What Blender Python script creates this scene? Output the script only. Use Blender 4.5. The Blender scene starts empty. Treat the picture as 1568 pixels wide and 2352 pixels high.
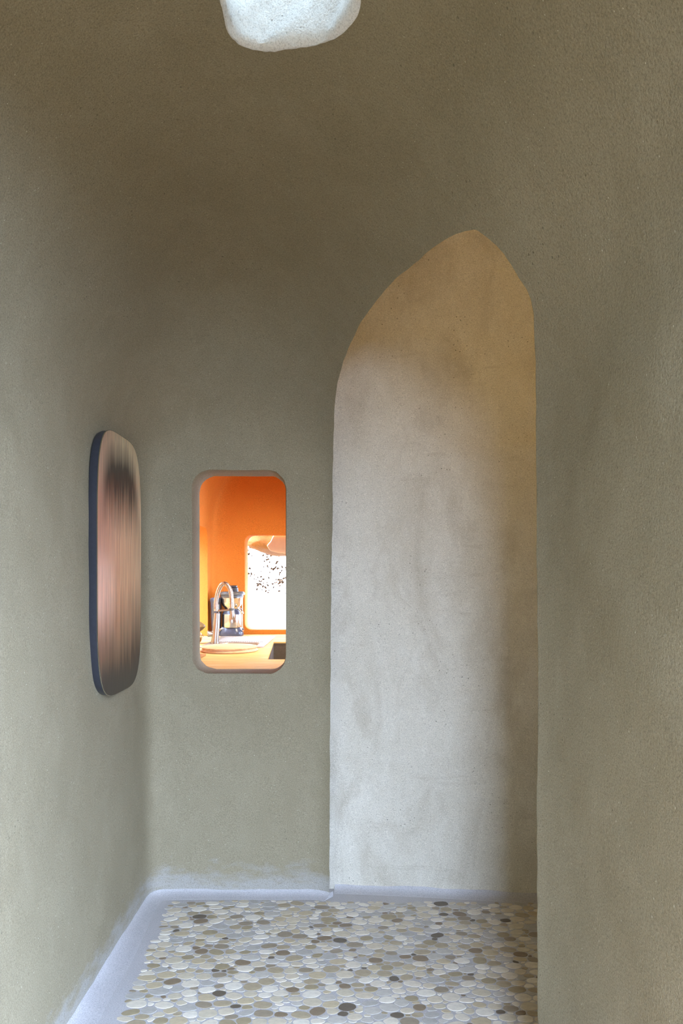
import bpy, bmesh, math, random
import numpy as np
from mathutils import Vector

random.seed(7)
rng = np.random.default_rng(7)
S = bpy.context.scene
C = S.collection
PI = math.pi

# ------------------------------------------------------------------ camera
CAMZ = 1.30
FPX = 1568.0            # focal length in pixels of the 1568x2352 frame
CX, CY = 784.0, 1330.0  # principal column, horizon row
cam_d = bpy.data.cameras.new('camera')
cam_d.sensor_fit = 'VERTICAL'
cam_d.sensor_height = 36.0
cam_d.lens = 36.0 * FPX / 2352.0
cam_d.shift_y = (CY - 1176.0) / 2352.0
cam_d.clip_start = 0.02
cam = bpy.data.objects.new('camera', cam_d)
C.objects.link(cam)
cam.location = (0, 0, CAMZ)
cam.rotation_euler = (PI / 2, 0, 0)
S.camera = cam

# ------------------------------------------------------------------ sky, sun, exposure
world = bpy.data.worlds.new('sky')
S.world = world
world.use_nodes = True
wn = world.node_tree.nodes
wn['Background'].inputs[0].default_value = (0.65, 0.85, 1.24, 1)
wn['Background'].inputs[1].default_value = 1.0

sun_d = bpy.data.lights.new('sun', 'SUN')
sun_d.energy = 0.7
sun_d.angle = math.radians(1.0)
sun_d.color = (1.0, 0.93, 0.82)
sun = bpy.data.objects.new('sun', sun_d)
C.objects.link(sun)
sun.rotation_euler = Vector((0.80, -0.20, -0.60)).to_track_quat('-Z', 'Y').to_euler()


def area(name, loc, aim, sx, sy, energy, color, portal=False):
    d = bpy.data.lights.new(name, 'AREA')
    d.shape = 'RECTANGLE'
    d.size, d.size_y = sx, sy
    d.energy = energy
    d.color = color
    if portal:
        d.cycles.is_portal = True
    o = bpy.data.objects.new(name, d)
    C.objects.link(o)
    o.location = loc
    o.rotation_euler = Vector(aim).to_track_quat('-Z', 'Y').to_euler()
    return o


SKX0, SKX1, SKY0, SKY1, SKTOP = -0.235, 0.022, 0.95, 1.472, 2.90
area('skylight_daylight', (-0.106, 1.21, SKTOP - 0.01), (0, 0, -1), 0.23, 0.46, 0.055, (0.66, 0.86, 1.08))
area('recess_lamp', (0.98, 1.55, 2.25), (-0.5, 1.0, -0.1), 0.25, 0.25, 0.115, (1.0, 0.60, 0.14))
kl_ = area('kitchen_fill', (0.25, 3.50, 2.20), (-0.65, 0.58, -1.15), 0.30, 0.30, 0.46, (1.0, 0.88, 0.66))  # added unseen fill, stands in for daylight from a kitchen roof light
kl_.data.spread = math.radians(92)
area('door_portal_rear', (0.37, -0.42, 1.03), (0, 1, 0), 0.62, 2.1, 1.0, (1, 1, 1), True)
area('door_portal_side', (0.66, 0.19, 1.03), (-1, 0, 0), 1.22, 2.1, 1.0, (1, 1, 1), True)
area('window_portal_far', (-0.25, 5.24, 1.28), (0, -1, 0), 0.95, 0.75, 1.0, (1, 1, 1), True)
area('window_portal_left', (-1.22, 4.35, 1.28), (1, 0, 0), 1.2, 0.9, 1.0, (1, 1, 1), True)
area('window_portal_right', (2.48, 4.05, 1.48), (-1, 0, 0), 1.35, 1.1, 1.0, (1, 1, 1), True)

vs = S.view_settings
vs.view_transform = 'Standard'
vs.look = 'None'
vs.gamma = 1.0
vs.use_curve_mapping = False
vs.exposure = 5.05
S.cycles.max_bounces = 10
S.cycles.diffuse_bounces = 8
S.cycles.glossy_bounces = 4
S.cycles.transmission_bounces = 4
S.cycles.caustics_reflective = False
S.cycles.caustics_refractive = False
S.cycles.sample_clamp_indirect = 6.0
S.cycles.use_denoising = True


# ------------------------------------------------------------------ materials
class N:
    """small node-tree writer"""

    def __init__(self, name):
        self.m = bpy.data.materials.new(name)
        self.m.use_nodes = True
        self.t = self.m.node_tree
        self.b = self.t.nodes['Principled BSDF']

    def n(self, kind, **kw):
        x = self.t.nodes.new(kind)
        for k, v in kw.items():
            if k.startswith('i_'):
                x.inputs[int(k[2:])].default_value = v
            else:
                setattr(x, k, v)
        return x

    def l(self, a, b):
        self.t.links.new(a, b)

    def coord(self, scale=(1, 1, 1)):
        g = self.n('ShaderNodeTexCoord')
        mp = self.n('ShaderNodeMapping')
        mp.inputs['Scale'].default_value = scale
        self.l(g.outputs['Object'], mp.inputs[0])
        return mp.outputs[0]

    def noise(self, vec, scale, detail=3, rough=.55, dist=0.0):
        x = self.n('ShaderNodeTexNoise')
        x.inputs['Scale'].default_value = scale
        x.inputs['Detail'].default_value = detail
        x.inputs['Roughness'].default_value = rough
        x.inputs['Distortion'].default_value = dist
        self.l(vec, x.inputs['Vector'])
        return x.outputs['Fac']

    def ramp(self, fac, *stops, interp='LINEAR'):
        r = self.n('ShaderNodeValToRGB')
        r.color_ramp.interpolation = interp
        el = r.color_ramp.elements
        while len(el) < len(stops):
            el.new(0.5)
        for e, (p, c) in zip(el, stops):
            e.position = p
            e.color = (c, c, c, 1) if isinstance(c, (int, float)) else (*c, 1)
        self.l(fac, r.inputs[0])
        return r.outputs[0]

    def mix(self, fac, a, b, blend='MIX'):
        x = self.n('ShaderNodeMix', data_type='RGBA', blend_type=blend)
        for sock, v in ((x.inputs[0], fac), (x.inputs[6], a), (x.inputs[7], b)):
            if hasattr(v, 'is_linked'):
                self.l(v, sock)
            elif isinstance(v, (int, float)):
                sock.default_value = v
            else:
                sock.default_value = (*v, 1)
        return x.outputs[2]

    def math(self, op, a, b=0.0, clamp=False):
        x = self.n('ShaderNodeMath', operation=op, use_clamp=clamp)
        for sock, v in ((x.inputs[0], a), (x.inputs[1], b)):
            if hasattr(v, 'is_linked'):
                self.l(v, sock)
            else:
                sock.default_value = v
        return x.outputs[0]

    def bump(self, height, strength=.4, dist=.002, prev=None):
        x = self.n('ShaderNodeBump')
        x.inputs['Strength'].default_value = strength
        x.inputs['Distance'].default_value = dist
        self.l(height, x.inputs['Height'])
        if prev is not None:
            self.l(prev, x.inputs['Normal'])
        return x.outputs[0]

    def set(self, **kw):
        for k, v in kw.items():
            s = self.b.inputs[k.replace('_', ' ')]
            if hasattr(v, 'is_linked'):
                self.l(v, s)
            elif isinstance(v, tuple):
                s.default_value = (*v, 1)
            else:
                s.default_value = v
        return self.m


def plaster(name, base, dark, light, splash=None, stain=None, rough=.85, grain=.7, fleck=True, spec=.25, mott=1.0, pits=.5, straw=(.72, .66, .5)):
    n = N(name)
    v = n.coord()
    big = n.noise(v, 2.2, 4, .6, .4)
    mid = n.noise(n.coord((1, 1, .55)), 11, 4, .65, .8)
    col = n.mix(n.ramp(big, (.3, 0.0), (.72, 1.0)), dark, base)
    col = n.mix(n.ramp(mid, (.45, 0.0), (.8, .55 * mott)), col, light)
    if splash:      # cement smeared up the foot of the wall when the floor was laid
        sp = n.n('ShaderNodeSeparateXYZ')
        n.l(v, sp.inputs[0])
        hgt = n.math('ADD', sp.outputs[2], n.math('MULTIPLY', n.math('SUBTRACT', n.noise(n.coord((1, 1, 2.5)), 9, 5, .65), .5), .28))
        col = n.mix(n.ramp(hgt, (.03, .75), (.115, 0.0)), col, splash)
    if stain:       # damp marks and old patching
        st = n.noise(n.coord((1.6, 1.6, .8)), 2.6, 6, .68, .8)
        col = n.mix(n.ramp(st, (.50, 0.0), (.66, .62)), col, stain)
        st2 = n.noise(n.coord((1, 1, 5)), 3.1, 5, .7, .5)
        col = n.mix(n.ramp(st2, (.60, 0.0), (.70, .4)), col, stain)
    fine = n.noise(v, 290, 3, .7)
    col = n.mix(n.ramp(fine, (.33, .62), (.5, 0.0)), col, tuple(c * .55 for c in dark))
    col = n.mix(n.ramp(fine, (.56, 0.0), (.74, .6)), col, tuple(min(1, c * 1.35) for c in light))
    # dark pits, thinly scattered
    vo = n.n('ShaderNodeTexVoronoi', feature='F1')
    vo.inputs['Scale'].default_value = 48
    n.l(n.coord((1, 1, 1)), vo.inputs['Vector'])
    gate = n.ramp(n.noise(v, 5.5, 3), (.5, 0.0), (.64, 1.0))
    pit = n.math('MULTIPLY', n.ramp(vo.outputs['Distance'], (.07, 1.0), (.13, 0.0)), gate)
    col = n.mix(n.math('MULTIPLY', pit, pits), col, tuple(c * .3 for c in dark))
    if fleck:
        vf = n.n('ShaderNodeTexVoronoi', feature='F1')
        vf.inputs['Scale'].default_value = 26
        n.l(n.coord((2.2, 2.2, 1)), vf.inputs['Vector'])
        fl = n.ramp(vf.outputs['Distance'], (.035, .8), (.06, 0.0))
        col = n.mix(fl, col, straw)
    h = n.math('ADD', n.math('MULTIPLY', fine, .6), n.noise(v, 130, 4, .6))
    h = n.math('SUBTRACT', h, n.math('MULTIPLY', pit, .8))
    nm = n.bump(n.noise(n.coord((1, 1, .7)), 14, 3, .55, 1.0), .22, .006)
    nm = n.bump(h, grain, .003, nm)
    return n.set(Base_Color=col, Roughness=rough, Normal=nm, Specular_IOR_Level=spec)


def plain(name, col, rough=.5, metal=0.0, var=.0, scale=40, bump=0.0, spec=.5, emit=None):
    n = N(name)
    v = n.coord()
    k = n.noise(v, scale, 3)
    c = n.mix(n.ramp(k, (.3, 0.0), (.7, 1.0)), tuple(x * (1 - var) for x in col), tuple(min(1, x * (1 + var)) for x in col))
    kw = dict(Base_Color=c, Roughness=rough, Metallic=metal, Specular_IOR_Level=spec)
    if bump:
        kw['Normal'] = n.bump(k, bump, .002)
    return n.set(**kw)


M = {}
M['plaster'] = plaster('grey_clay_plaster', (.284, .240, .152), (.248, .207, .127), (.320, .274, .180), splash=(.37, .35, .315))
M['pale'] = plaster('pale_lime_plaster', (.64, .59, .475), (.54, .485, .375), (.70, .655, .545), stain=(.42, .365, .27), grain=.55, mott=1.2, pits=1.0, fleck=False)
M['white'] = plaster('white_rough_plaster', (.86, .86, .84), (.80, .80, .78), (.90, .90, .89), grain=1.0, mott=.5, pits=.6, fleck=False)
M['orange'] = plaster('orange_clay_plaster', (.64, .222, .034), (.58, .19, .027), (.68, .25, .043), grain=.3, mott=.5, pits=.2, fleck=False)
M['grout'] = plaster('blue_grey_cement', (.47, .45, .435), (.43, .41, .40), (.53, .505, .49), rough=.6, grain=.2, mott=.7, pits=.3, fleck=False)


def wood(name, a, b, axis='X', scale=1.0, rough=.6):
    n = N(name)
    sc = (2.2, 26, 26) if axis == 'X' else (26, 2.2, 26)
    v = n.coord(tuple(s * scale for s in sc))
    g1 = n.noise(v, 1.0, 5, .6, 1.6)
    v2 = n.coord(tuple(s * scale * 5 for s in sc))
    g2 = n.noise(v2, 1.0, 3, .6, .5)
    c = n.mix(n.ramp(g1, (.28, 0.0), (.5, .45), (.72, 1.0)), a, b)
    c = n.mix(n.ramp(g2, (.35, .3), (.6, 0.0)), c, tuple(x * .55 for x in a))
    return n.set(Base_Color=c, Roughness=rough, Normal=n.bump(g2, .15, .001), Specular_IOR_Level=.02)


M['counter'] = wood('oiled_wood_counter', (.62, .36, .11), (.84, .64, .30), 'X')
M['board'] = wood('pale_wood_board', (.52, .33, .16), (.76, .60, .39), 'X', 1.0, .5)
M['block'] = wood('brown_wood_block', (.34, .16, .06), (.50, .27, .11), 'Y', 1.0, .5)
M['steel'] = plain('brushed_steel', (.42, .385, .33), .32, 1.0, .06, 60)
M['sink_steel'] = plain('satin_sink_steel', (.40, .35, .28), .5, .9, .06, 60)
M['steel_bright'] = plain('polished_steel', (.55, .53, .49), .22, 1.0, .03, 30)
M['black'] = plain('black_plastic', (.03, .032, .04), .35, 0, .1, 80)
M['navy'] = plain('blue_black_plastic', (.055, .065, .10), .28, 0, .12, 60)
M['darkgrey'] = plain('dark_grey_plastic', (.09, .09, .088), .4, 0, .1, 60)
M['brass'] = plain('aged_brass', (.60, .38, .14), .3, 1.0, .15, 50)
M['copper_rod'] = plain('copper_rod', (.55, .27, .13), .4, .7, .12, 60)
M['bronze_disc'] = plain('olive_bronze', (.22, .15, .065), .5, .35, .15, 60)
M['blue'] = plain('cobalt_glaze', (.02, .10, .45), .12, 0, .2, 60)
M['sink_dark'] = plain('dark_composite_sink', (.085, .065, .05), .6, 0, .35, 400, .3)
M['tan'] = plaster('tan_earth_render', (.42, .29, .15), (.32, .21, .10), (.54, .40, .23), grain=1.0, mott=1.0, pits=.5)
M['cream'] = plain('cream_canvas', (.74, .68, .55), .8, 0, .05, 20)
M['sand'] = plain('dry_sandy_ground', (.055, .045, .03), .9, 0, .2, 6, .3)


def garden_wall_mat():
    n = N('whitewashed_garden_wall')
    v = n.coord()
    sp = n.noise(n.coord((1, 1, 1)), 30, 4, .75, .5)
    gate = n.ramp(n.noise(v, 3.2, 2), (.44, 0.0), (.58, 1.0))
    k = n.math('MULTIPLY', n.ramp(sp, (.60, 0.0), (.63, 1.0)), gate)
    c = n.mix(k, (.86, .86, .85), (.024, .013, .006))
    return n.set(Base_Color=c, Roughness=.9)


M['garden_wall'] = garden_wall_mat()

PEB = [(.56, .52, .44), (.47, .425, .33), (.60, .57, .50), (.33, .28, .195), (.29, .245, .16), (.255, .215, .16),
       (.42, .36, .25), (.20, .155, .105), (.36, .35, .325), (.115, .095, .072), (.50, .45, .355), (.43, .415, .38)]
PEB = [(a * 1.14, b * 1.10, c * 1.03) for a, b, c in PEB]
PEBW = [5, 4.5, 3.4, 3.4, 2.6, 2.0, 2.4, 1.6, 2.4, .8, 3.4, 3.2]



def pebble_mat(i, col):
    n = N('pebble_stone_%s' % ['cream', 'buff', 'white', 'tan', 'olive', 'taupe', 'straw', 'brown', 'grey', 'umber', 'sand', 'ash'][i])
    v = n.coord((1, 2.2, 1))
    a = n.noise(v, 30, 4, .6, .6)
    c = n.mix(n.ramp(a, (.3, 0.0), (.7, 1.0)), tuple(x * .85 for x in col), tuple(min(1, x * 1.12) for x in col))
    return n.set(Base_Color=c, Roughness=.42, Normal=n.bump(n.noise(v, 160, 3), .15, .001), Specular_IOR_Level=.4)


MP = [pebble_mat(i, c) for i, c in enumerate(PEB)]


def copper_mat(yc, zc, a, b):
    """brushed copper sheet, vertical brush marks, dark room reflections painted into the colour at top and bottom"""
    n = N('brushed_copper_sheet')
    g = n.n('ShaderNodeTexCoord')
    sep = n.n('ShaderNodeSeparateXYZ')
    n.l(g.outputs['Object'], sep.inputs[0])
    u = n.math('DIVIDE', sep.outputs[1], a)
    w = n.math('DIVIDE', sep.outputs[2], b)
    s1 = n.noise(n.coord((1, 55, 1.1)), 1.0, 5, .65)
    s2 = n.noise(n.coord((1, 300, 2.6)), 1.0, 3, .7)
    # painted dark reflection: upper part fades out at the rim, lower part spans the width
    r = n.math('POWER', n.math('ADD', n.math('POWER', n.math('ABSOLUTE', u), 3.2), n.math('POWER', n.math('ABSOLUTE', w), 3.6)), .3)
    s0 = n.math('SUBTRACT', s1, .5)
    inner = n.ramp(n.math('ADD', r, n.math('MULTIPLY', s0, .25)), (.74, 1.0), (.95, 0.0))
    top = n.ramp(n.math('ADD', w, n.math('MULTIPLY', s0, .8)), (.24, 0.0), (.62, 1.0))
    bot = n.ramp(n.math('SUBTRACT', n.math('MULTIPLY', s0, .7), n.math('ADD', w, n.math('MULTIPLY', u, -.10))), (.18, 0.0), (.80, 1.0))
    dark_refl = n.math('MAXIMUM', n.math('MULTIPLY', inner, top), bot)
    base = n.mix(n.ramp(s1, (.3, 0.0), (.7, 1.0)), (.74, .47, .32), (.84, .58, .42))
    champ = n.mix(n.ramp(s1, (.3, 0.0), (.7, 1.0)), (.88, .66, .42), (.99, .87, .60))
    col = n.mix(n.ramp(n.math('MULTIPLY_ADD', n.math('ADD', u, n.math('MULTIPLY', s0, .25)), .5), (.08, 0.0), (.55, 1.0)), base, champ)  # copper-to-champagne shift paints in the warm hatch reflection
    col = n.mix(n.math('MULTIPLY', dark_refl, .93), col, (.07, .066, .058))
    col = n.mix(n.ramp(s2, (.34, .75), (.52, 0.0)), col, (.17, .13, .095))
    rough = n.ramp(s2, (.3, .30), (.7, .46))
    return n.set(Base_Color=col, Metallic=.9, Roughness=rough, Anisotropic=.7, Anisotropic_Rotation=0.0, Normal=n.bump(s2, .12, .001))


# ------------------------------------------------------------------ mesh helpers
def link(name, me, mat=None, parent=None, smooth=None):
    o = bpy.data.objects.new(name, me)
    C.objects.link(o)
    if mat is not None:
        me.materials.append(mat)
    if parent is not None:
        o.parent = parent
    if smooth is not None:
        me.shade_smooth()
        me.set_sharp_from_angle(angle=math.radians(smooth))
    return o


def tag(o, label=None, cat=None, group=None, kind=None):
    if label:
        o['label'] = label
    if cat:
        o['category'] = cat
    if group:
        o['group'] = group
    if kind:
        o['kind'] = kind
    return o


def empty(name, loc, label, cat, group=None):
    o = bpy.data.objects.new(name, None)
    o.empty_display_size = .05
    o.location = loc
    C.objects.link(o)
    return tag(o, label, cat, group)


def mesh(name, verts, faces):
    me = bpy.data.meshes.new(name)
    me.from_pydata([tuple(map(float, v)) for v in verts], [], [tuple(map(int, f)) for f in faces])
    me.update()
    return me


def fix(me):
    bm = bmesh.new()
    bm.from_mesh(me)
    bmesh.ops.recalc_face_normals(bm, faces=bm.faces)
    bm.to_mesh(me)
    bm.free()
    return me


def loft(name, rings, caps=True, closed=True):
    """rings: list of equal-length point loops"""
    n = len(rings[0])
    v = [p for r in rings for p in r]
    f = []
    for i in range(len(rings) - 1):
        for j in range(n if closed else n - 1):
            k = (j + 1) % n
            f.append((i * n + j, i * n + k, (i + 1) * n + k, (i + 1) * n + j))
    if caps:
        f.append(tuple(range(n))[::-1])
        f.append(tuple(range((len(rings) - 1) * n, len(rings) * n)))
    return fix(mesh(name, v, f))


def lathe(name, prof, seg=32, center=(0, 0, 0), caps=True):
    rings = [[(center[0] + r * math.cos(2 * PI * j / seg), center[1] + r * math.sin(2 * PI * j / seg), center[2] + z) for j in range(seg)]
             for r, z in prof]
    return loft(name, rings, caps)


def tube(name, pts, rad, seg=12, caps=True):
    pts = [Vector(p) for p in pts]
    rad = rad if isinstance(rad, (list, tuple)) else [rad] * len(pts)
    rings = []
    up = None
    for i, p in enumerate(pts):
        t = (pts[min(i + 1, len(pts) - 1)] - pts[max(i - 1, 0)]).normalized()
        if up is None:
            up = Vector((0, 1, 0)) if abs(t.y) < .9 else Vector((1, 0, 0))
        a = (up - t * up.dot(t)).normalized()
        up = a
        b = t.cross(a)
        rings.append([tuple(p + (a * math.cos(2 * PI * j / seg) + b * math.sin(2 * PI * j / seg)) * rad[i]) for j in range(seg)])
    return loft(name, rings, caps)


def box_bm(x0, x1, y0, y1, z0, z1, bev=0.0, seg=2):
    bm = bmesh.new()
    r = bmesh.ops.create_cube(bm, size=1.0)
    for v in r['verts']:
        v.co = Vector((x0 + (v.co.x + .5) * (x1 - x0), y0 + (v.co.y + .5) * (y1 - y0), z0 + (v.co.z + .5) * (z1 - z0)))
    if bev:
        bmesh.ops.bevel(bm, geom=list(bm.edges), offset=bev, segments=seg, affect='EDGES', profile=.5)
    return bm


def box(name, *a, **k):
    bm = box_bm(*a, **k)
    me = bpy.data.meshes.new(name)
    bm.to_mesh(me)
    bm.free()
    return me


def rrect(x0, x1, y0, y1, r, seg=8):
    pts = []
    for cx, cy, a0 in ((x1 - r, y1 - r, 0), (x0 + r, y1 - r, 90), (x0 + r, y0 + r, 180), (x1 - r, y0 + r, 270)):
        for k in range(seg + 1):
            a = math.radians(a0 + 90 * k / seg)
            pts.append((cx + r * math.cos(a), cy + r * math.sin(a)))
    return pts


def boolean(me, cutters, op='DIFFERENCE'):
    """returns the cut mesh"""
    o = bpy.data.objects.new('boolean_work', me)
    C.objects.link(o)
    tmp = []
    for i, c in enumerate(cutters):
        co = bpy.data.objects.new('boolean_cut', c)
        C.objects.link(co)
        tmp.append(co)
        md = o.modifiers.new('b%d' % i, 'BOOLEAN')
        md.operation = op
        md.object = co
        md.solver = 'MANIFOLD'
    dg = bpy.context.evaluated_depsgraph_get()
    dg.update()
    out = bpy.data.meshes.new_from_object(o.evaluated_get(dg))
    out.materials.clear()
    bpy.data.objects.remove(o)
    for co in tmp:
        bpy.data.objects.remove(co)
    return out


# ------------------------------------------------------------------ rooms as rounded shells
def smax(vals, k):
    vals = np.stack(vals)
    m = vals.max(0)
    return m + k * np.log(np.exp((vals - m) / k).sum(0))


DN = np.array([.904, .428])       # direction the arched opening faces (out of the room)
ROOM = dict(left=-.785, back=2.82, right=.50, rear=-.30, ztop=2.50, spring=1.72, R=.60)


def room_sides(P):
    x, y = P[..., 0], P[..., 1]
    z = P[..., 2]
    lean = -.015 * z
    return [-(x - ROOM['left']) + lean, y - ROOM['back'] + .012 * (z - .3), x - ROOM['right'] + .0 * z,
            DN[0] * (x - .49) + DN[1] * (y - 1.70), -(y - ROOM['rear'])]


def vault(h, z, R, spring, ztop):
    a = np.maximum(0, (h + R) / R)
    b = np.maximum(0, (z - spring) / (ztop - spring))
    return np.sqrt(a ** 2 + b ** 2) - 1


def f_room(P):
    q = np.clip((P[..., 2] - 1.6) / .6, 0, 1)
    return vault(smax(room_sides(P), .035 + .17 * q * q * (3 - 2 * q)), P[..., 2], ROOM['R'], ROOM['spring'], ROOM['ztop'])


def f_recess(P):
    x, y, z = P[..., 0], P[..., 1], P[..., 2]
    t = np.clip((z - 1.845 - .02 * np.sin(x * 9)) / .05, 0, 1)
    u = np.clip((x - .12) / .25, 0, 1)
    ledge = .013 * t * t * (3 - 2 * t) * u * u * (3 - 2 * u)
    h = smax([-(x + .10), y - 2.868 + .11 * x - ledge, x - 1.5, -(y - 1.25), -(.738 * (x - .07) + .675 * (y - 1.74))], .03)
    return vault(h, z, .55, 2.15, 2.85)


def f_kitchen(P):
    x, y, z = P[..., 0], P[..., 1], P[..., 2]
    hx = smax([-(x + .94), x - 2.2], .03)
    v = vault(hx, z, .55, 1.62, 2.35)
    return smax([v, (y - 4.95) / .6, (3.0 - y) / .6], .05)


def raycast(f, O, D, tmax):
    lo = np.zeros(D.shape[:-1])
    hi = np.full(D.shape[:-1], tmax)
    for _ in range(44):
        m = (lo + hi) / 2
        ins = f(O + D * m[..., None]) < 0
        lo = np.where(ins, m, lo)
        hi = np.where(ins, hi, m)
    return O + D * lo[..., None]


def grad(f, P):
    e = 1e-3
    g = np.stack([(f(P + np.eye(3)[k] * e) - f(P - np.eye(3)[k] * e)) for k in range(3)], -1)
    return g / np.maximum(1e-9, np.linalg.norm(g, axis=-1, keepdims=True))


def undulate(P, amp):
    x, y, z = P[..., 0], P[..., 1], P[..., 2]
    s = (np.sin(3.1 * x + 2.3 * y + 1.1) * np.sin(2.7 * z + 1.7 * y) + .6 * np.sin(7.3 * x - 5.1 * z + .4) * np.sin(6.1 * y + 4.7 * z + 2.0)
         + .35 * np.sin(13.7 * z + 9.1 * x) * np.sin(12.3 * y - 8.7 * x + 1.3) + .22 * np.sin(27 * z + 5 * y) * np.sin(25 * y + 23 * x))
    return amp * s


def shell_points(f, ax, zsplit, zbot, nth, nz, nel, amp, tmax=6.0):
    th = np.linspace(0, 2 * PI, nth, endpoint=False)
    cs = np.stack([np.cos(th), np.sin(th)], -1)
    rows = []
    for z in np.linspace(zbot, zsplit, nz):
        O = np.broadcast_to(np.array([ax[0], ax[1], z]), (nth, 3))
        D = np.concatenate([cs, np.zeros((nth, 1))], -1)
        rows.append(raycast(f, O, D, tmax))
    for el in np.linspace(0, PI / 2, nel + 1)[1:-1]:
        O = np.broadcast_to(np.array([ax[0], ax[1], zsplit]), (nth, 3))
        D = np.concatenate([cs * math.cos(el), np.full((nth, 1), math.sin(el))], -1)
        rows.append(raycast(f, O, D, tmax))
    P = np.stack(rows)
    top = raycast(f, np.array([[ax[0], ax[1], zsplit]]), np.array([[0, 0, 1.]]), tmax)[0]
    Nn = grad(f, P)
    P = P + Nn * undulate(P, amp)[..., None]
    return P, Nn, top


def shell_solid(name, P, Nn, top, thick):
    """closed solid between the inner skin and the skin pushed outwards"""
    nr, nt, _ = P.shape
    T = thick(P, Nn)
    Q = P + Nn * T[..., None]
    Q[0, :, 2] = P[0, :, 2]
    v = np.concatenate([P.reshape(-1, 3), [top], Q.reshape(-1, 3), [top + np.array([0, 0, float(T[-1].mean())])]])
    nin = nr * nt + 1
    f = []
    for s, base in ((0, 0), (1, nin)):
        for i in range(nr - 1):
            for j in range(nt):
                k = (j + 1) % nt
                q = (base + i * nt + j, base + i * nt + k, base + (i + 1) * nt + k, base + (i + 1) * nt + j)
                f.append(q[::-1] if s == 0 else q)
        for j in range(nt):
            k = (j + 1) % nt
            q = (base + (nr - 1) * nt + j, base + (nr - 1) * nt + k, base + nr * nt)
            f.append(q[::-1] if s == 0 else q)
    for j in range(nt):
        k = (j + 1) % nt
        f.append((j, k, nin + k, nin + j))
    return fix(mesh(name, v, f)), Q


def outer_volume(name, Q, top):
    nr, nt, _ = Q.shape
    v = np.concatenate([Q.reshape(-1, 3), [top]])
    f = []
    for i in range(nr - 1):
        for j in range(nt):
            k = (j + 1) % nt
            f.append((i * nt + j, i * nt + k, (i + 1) * nt + k, (i + 1) * nt + j))
    for j in range(nt):
        f.append(((nr - 1) * nt + j, (nr - 1) * nt + (j + 1) % nt, nr * nt))
    f.append(tuple(range(nt))[::-1])
    return fix(mesh(name, v, f))


def split(me, classify, mats, sharp=40):
    """cuts a shell into named pieces that keep the shell's own normals"""
    me.shade_smooth()
    me.set_sharp_from_angle(angle=math.radians(sharp))
    nl, npoly, nv = len(me.loops), len(me.polygons), len(me.vertices)
    cn = np.empty(nl * 3, np.float32)
    me.corner_normals.foreach_get('vector', cn)
    cn = cn.reshape(-1, 3)
    co = np.empty(nv * 3, np.float32)
    me.vertices.foreach_get('co', co)
    co = co.reshape(-1, 3)
    lv = np.empty(nl, np.int32)
    me.loops.foreach_get('vertex_index', lv)
    ls = np.empty(npoly, np.int32)
    lt = np.empty(npoly, np.int32)
    me.polygons.foreach_get('loop_start', ls)
    me.polygons.foreach_get('loop_total', lt)
    cen = np.empty(npoly * 3, np.float32)
    me.polygons.foreach_get('center', cen)
    cen = cen.reshape(-1, 3)
    key = classify(cen)
    out = {}
    for name in dict.fromkeys(key):
        idx = [i for i in range(npoly) if key[i] == name]
        loops = np.concatenate([np.arange(ls[i], ls[i] + lt[i]) for i in idx])
        used, inv = np.unique(lv[loops], return_inverse=True)
        faces, p = [], 0
        for i in idx:
            faces.append(inv[p:p + lt[i]].tolist())
            p += lt[i]
        m2 = mesh(name, co[used], faces)
        m2.shade_smooth()
        m2.normals_split_custom_set([tuple(map(float, q)) for q in cn[loops]])
        out[name] = link(name, m2, mats)
    return out


# -- the washroom itself
RAX = (-.12, 1.2)
RP, RN, rtop = shell_points(f_room, RAX, 1.45, -.06, 640, 64, 100, .004)


def room_thick(P, Nn):
    x, y, z = P[..., 0], P[..., 1], P[..., 2]
    back = np.clip((Nn[..., 1] - .8) / .15, 0, 1) * np.clip((-.14 - x) / .1, 0, 1)
    return .03 + .10 * back


room_me, RQ = shell_solid('room_shell', RP, RN, rtop, room_thick)


def ray_px(px, py):
    d = np.array([(px - CX) / FPX, 1.0, (CY - py) / FPX])
    return d


# the rim of the arched opening, walked from the foot of its left jamb over the apex to its right jamb
ARCH = [(755.5, 2040), (756.5, 1900), (757.5, 1700), (759.5, 1500), (761.5, 1300), (763.5, 1180), (765.5, 1050), (767, 980), (769, 920), (775.5, 880), (784, 845),
        (800, 800), (829, 740), (866, 687), (909, 640), (962, 596), (1000, 565), (1025, 547), (1045, 537), (1066, 531), (1086, 525), (1093, 525.5), (1102, 532),
        (1119, 544), (1138, 560), (1156, 580), (1175, 608), (1194, 640), (1208, 663), (1219, 687), (1224, 720), (1226.5, 760), (1228.5, 800), (1230, 900),
        (1231, 1000), (1232, 1150), (1232.5, 1300), (1234.5, 1450), (1235.5, 1600), (1233.5, 1750), (1232.5, 1900), (1233, 2050), (1234, 2200), (1235, 2352)]
dirs = np.array([ray_px(*p) for p in ARCH])
rim = raycast(f_room, np.broadcast_to(np.array([0, 0, CAMZ]), dirs.shape), dirs, 5.0)
rim = [Vector(map(float, p)) for p in rim]
rim = [Vector((rim[0].x, rim[0].y, -.3))] + rim + [Vector((rim[-1].x, rim[-1].y, -.3))]


def resample(pts, step):
    out = [pts[0]]
    for a, b in zip(pts, pts[1:]):
        n = max(1, int((b - a).length / step))
        for k in range(1, n + 1):
            out.append(a.lerp(b, k / n))
    return out


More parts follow.
